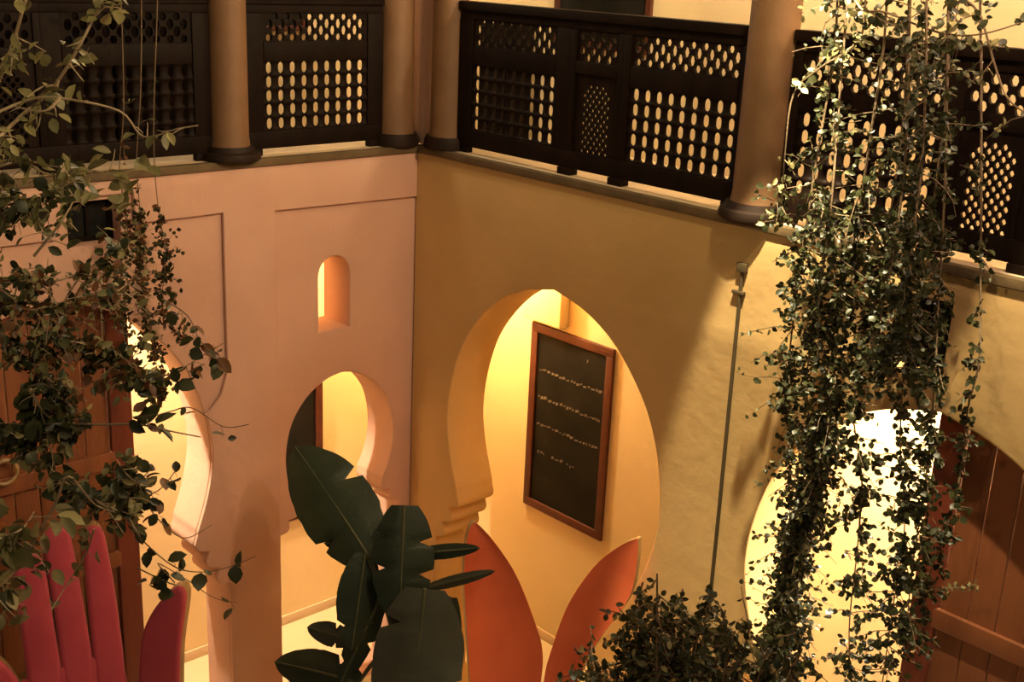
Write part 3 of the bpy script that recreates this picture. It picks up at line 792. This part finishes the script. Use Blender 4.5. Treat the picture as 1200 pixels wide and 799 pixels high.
tw([(150, 440), (195, 440), (235, 418), (262, 402)], 4.4, 8, .08, 3, .06, SR, 15, .003, BARK)
tw([(190, 350), (220, 370), (235, 400), (262, 425)], 4.4, 7, .07, 3, .055, SR, 16, .003, BARK)
tw([(150, 590), (185, 575), (203, 555), (209, 543)], 4.4, 5, .05, 2, .06, SR, 17, .003, BARK)
tw([(160, 560), (175, 595), (200, 622), (220, 630), (248, 615)], 4.4, 4, .05, 2, .055, SR, 18, .003, BARK)
tw([(150, 615), (185, 650), (215, 668), (255, 668), (300, 652)], 4.4, 6, .05, 2, .055, ('small',), 19, .003, BARK)
tw([(160, 665), (205, 685), (185, 660), (220, 680), (250, 700), (278, 706)], 4.4, 6, .05, 2, .055, ('small',), 20, .003, BARK)
tw([(-10, 695), (20, 665), (45, 625), (65, 590), (80, 558), (110, 590), (135, 600)], 4.2, 10, .10, 3, .06, PS, 21, .007)
tw([(-40, 640), (0, 630), (25, 620), (40, 600)], 4.2, 18, .12, 3, .085, P_, 22)
tw([(-40, 700), (-10, 690), (5, 715)], 4.2, 10, .10, 3, .075, P_, 23)
tw([(60, 560), (90, 570), (130, 595), (155, 570), (140, 545)], 4.4, 55, .13, 5, .05, PS, 24)
tw([(110, 620), (100, 650), (75, 690), (60, 715)], 4.3, 6, .08, 2, .05, P_, 25, .004)
plant('twiggy_climber', 'twiggy climber with pale and russet leaves in front of the wooden door', 'climber', Vector((trunk_foot.x, trunk_foot.y, 0)), K, 298, 22)

# ------------------------------------------------------------------ banana plant
BD = 7.55
bfoot = at(470, 700, BD); bfoot.z = 0
ban = empty('banana_plant', Vector((bfoot.x, bfoot.y, 0)), 'dark broad-leaved banana plant standing in the corner before the small keyhole arch', 'plant')
crown = at(466, 760, BD)
lathe('trunk', [(.09, 0), (.075, .2), (.05, crown.z * .7), (.03, crown.z)], (bfoot.x, bfoot.y, 0), BANANASTEM, ban, 12)
def banana_leaf(base, tip, hw, d0, d1, m=BANANA, tears=3, seed=0, twist=0.0, sag=.06):
    rnd = random.Random(seed)
    a = at(*base, d0); b = at(*tip, d1)
    ax = (b - a); L = ax.length; ax.normalize()
    nrm = (-FWD + Vector((0, 0, .25)) + RIGHT * twist); nrm = (nrm - ax * nrm.dot(ax)).normalized()
    sd = ax.cross(nrm)
    hwm = hw / FPX * (d0 + d1) / 2
    n = 22; V = []; F = []
    tl = [set(rnd.sample(range(4, n - 3), max(0, tears - 1))) for _ in range(2)]
    for i in range(n + 1):
        t = i / n
        wdt = hwm * max(.03, (math.sin(math.pi * min(1, t * .93 + .07)) ** .55))
        p = a + ax * (L * t) - Vector((0, 0, 1)) * sag * L * (t * t - t * .4)
        for k, s in enumerate((-1, -.5, 0, .5, 1)):
            ww = wdt * (1 + rnd.uniform(-.02, .02))
            side = 0 if s < 0 else 1
            if abs(s) == 1 and i in tl[side]: ww *= .55
            V.append(p + sd * (ww * s) + nrm * (-abs(s) ** 1.5 * wdt * .22 + (wdt * .05 if s == 0 else 0)))
    for i in range(n):
        for k in range(4):
            q = i * 5 + k; F.append((q, q + 1, q + 6, q + 5))
    nn = len(V); V += [v - nrm * .006 for v in V]; F += [tuple(reversed([x + nn for x in f])) for f in F]
    o = mesh_obj('leaf_blade', V, F, m, ban, 60)
    mid = [a + ax * (L * i / 8) - Vector((0, 0, 1)) * sag * L * ((i / 8) ** 2 - (i / 8) * .4) + nrm * .006 for i in range(9)]
    v2, f2 = tube_data(mid, [.011 * (1 - .085 * i) for i in range(9)], 6)
    mesh_obj('midrib', v2, f2, BANANASTEM, o, 60)
    pet = [crown, crown.lerp(a, .5) + Vector((0, 0, .06)), a]
    v3, f3 = tube_data([Vector(x) for x in catmull([tuple(x) for x in pet], 5)], [.02 - .0009 * i for i in range(11)], 6)
    mesh_obj('petiole', v3, f3, BANANASTEM, ban, 60)
banana_leaf((434, 655), (346, 518), 46, BD - .05, BD + .30, seed=1, tears=2)
banana_leaf((428, 648), (412, 758), 25, BD - .05, BD - .15, seed=2, tears=2, twist=.3)
banana_leaf((474, 592), (468, 728), 37, BD - .10, BD - .20, seed=3, tears=3)
banana_leaf((484, 650), (562, 641), 9, BD, BD - .1, seed=4, tears=1, sag=.02)
banana_leaf((496, 690), (580, 668), 7, BD, BD - .1, seed=5, tears=1, sag=.02, m=BANANAL)
banana_leaf((498, 690), (478, 880), 54, BD - .30, BD - .45, seed=6, tears=3, m=BANANAL)
banana_leaf((420, 800), (322, 772), 25, BD - .1, BD + .1, seed=7, tears=2)
banana_leaf((412, 752), (360, 733), 14, BD + .02, BD + .05, seed=8, tears=2, m=BANANAL)
banana_leaf((472, 650), (456, 594), 16, BD - .02, BD + .1, seed=9, tears=1)
banana_leaf((446, 700), (398, 800), 16, BD - .05, BD - .1, seed=11, tears=2)
banana_leaf((452, 640), (380, 634), 12, BD + .02, BD + .12, seed=12, tears=2)
banana_leaf((528, 700), (515, 830), 18, BD - .15, BD - .2, seed=10, tears=2)
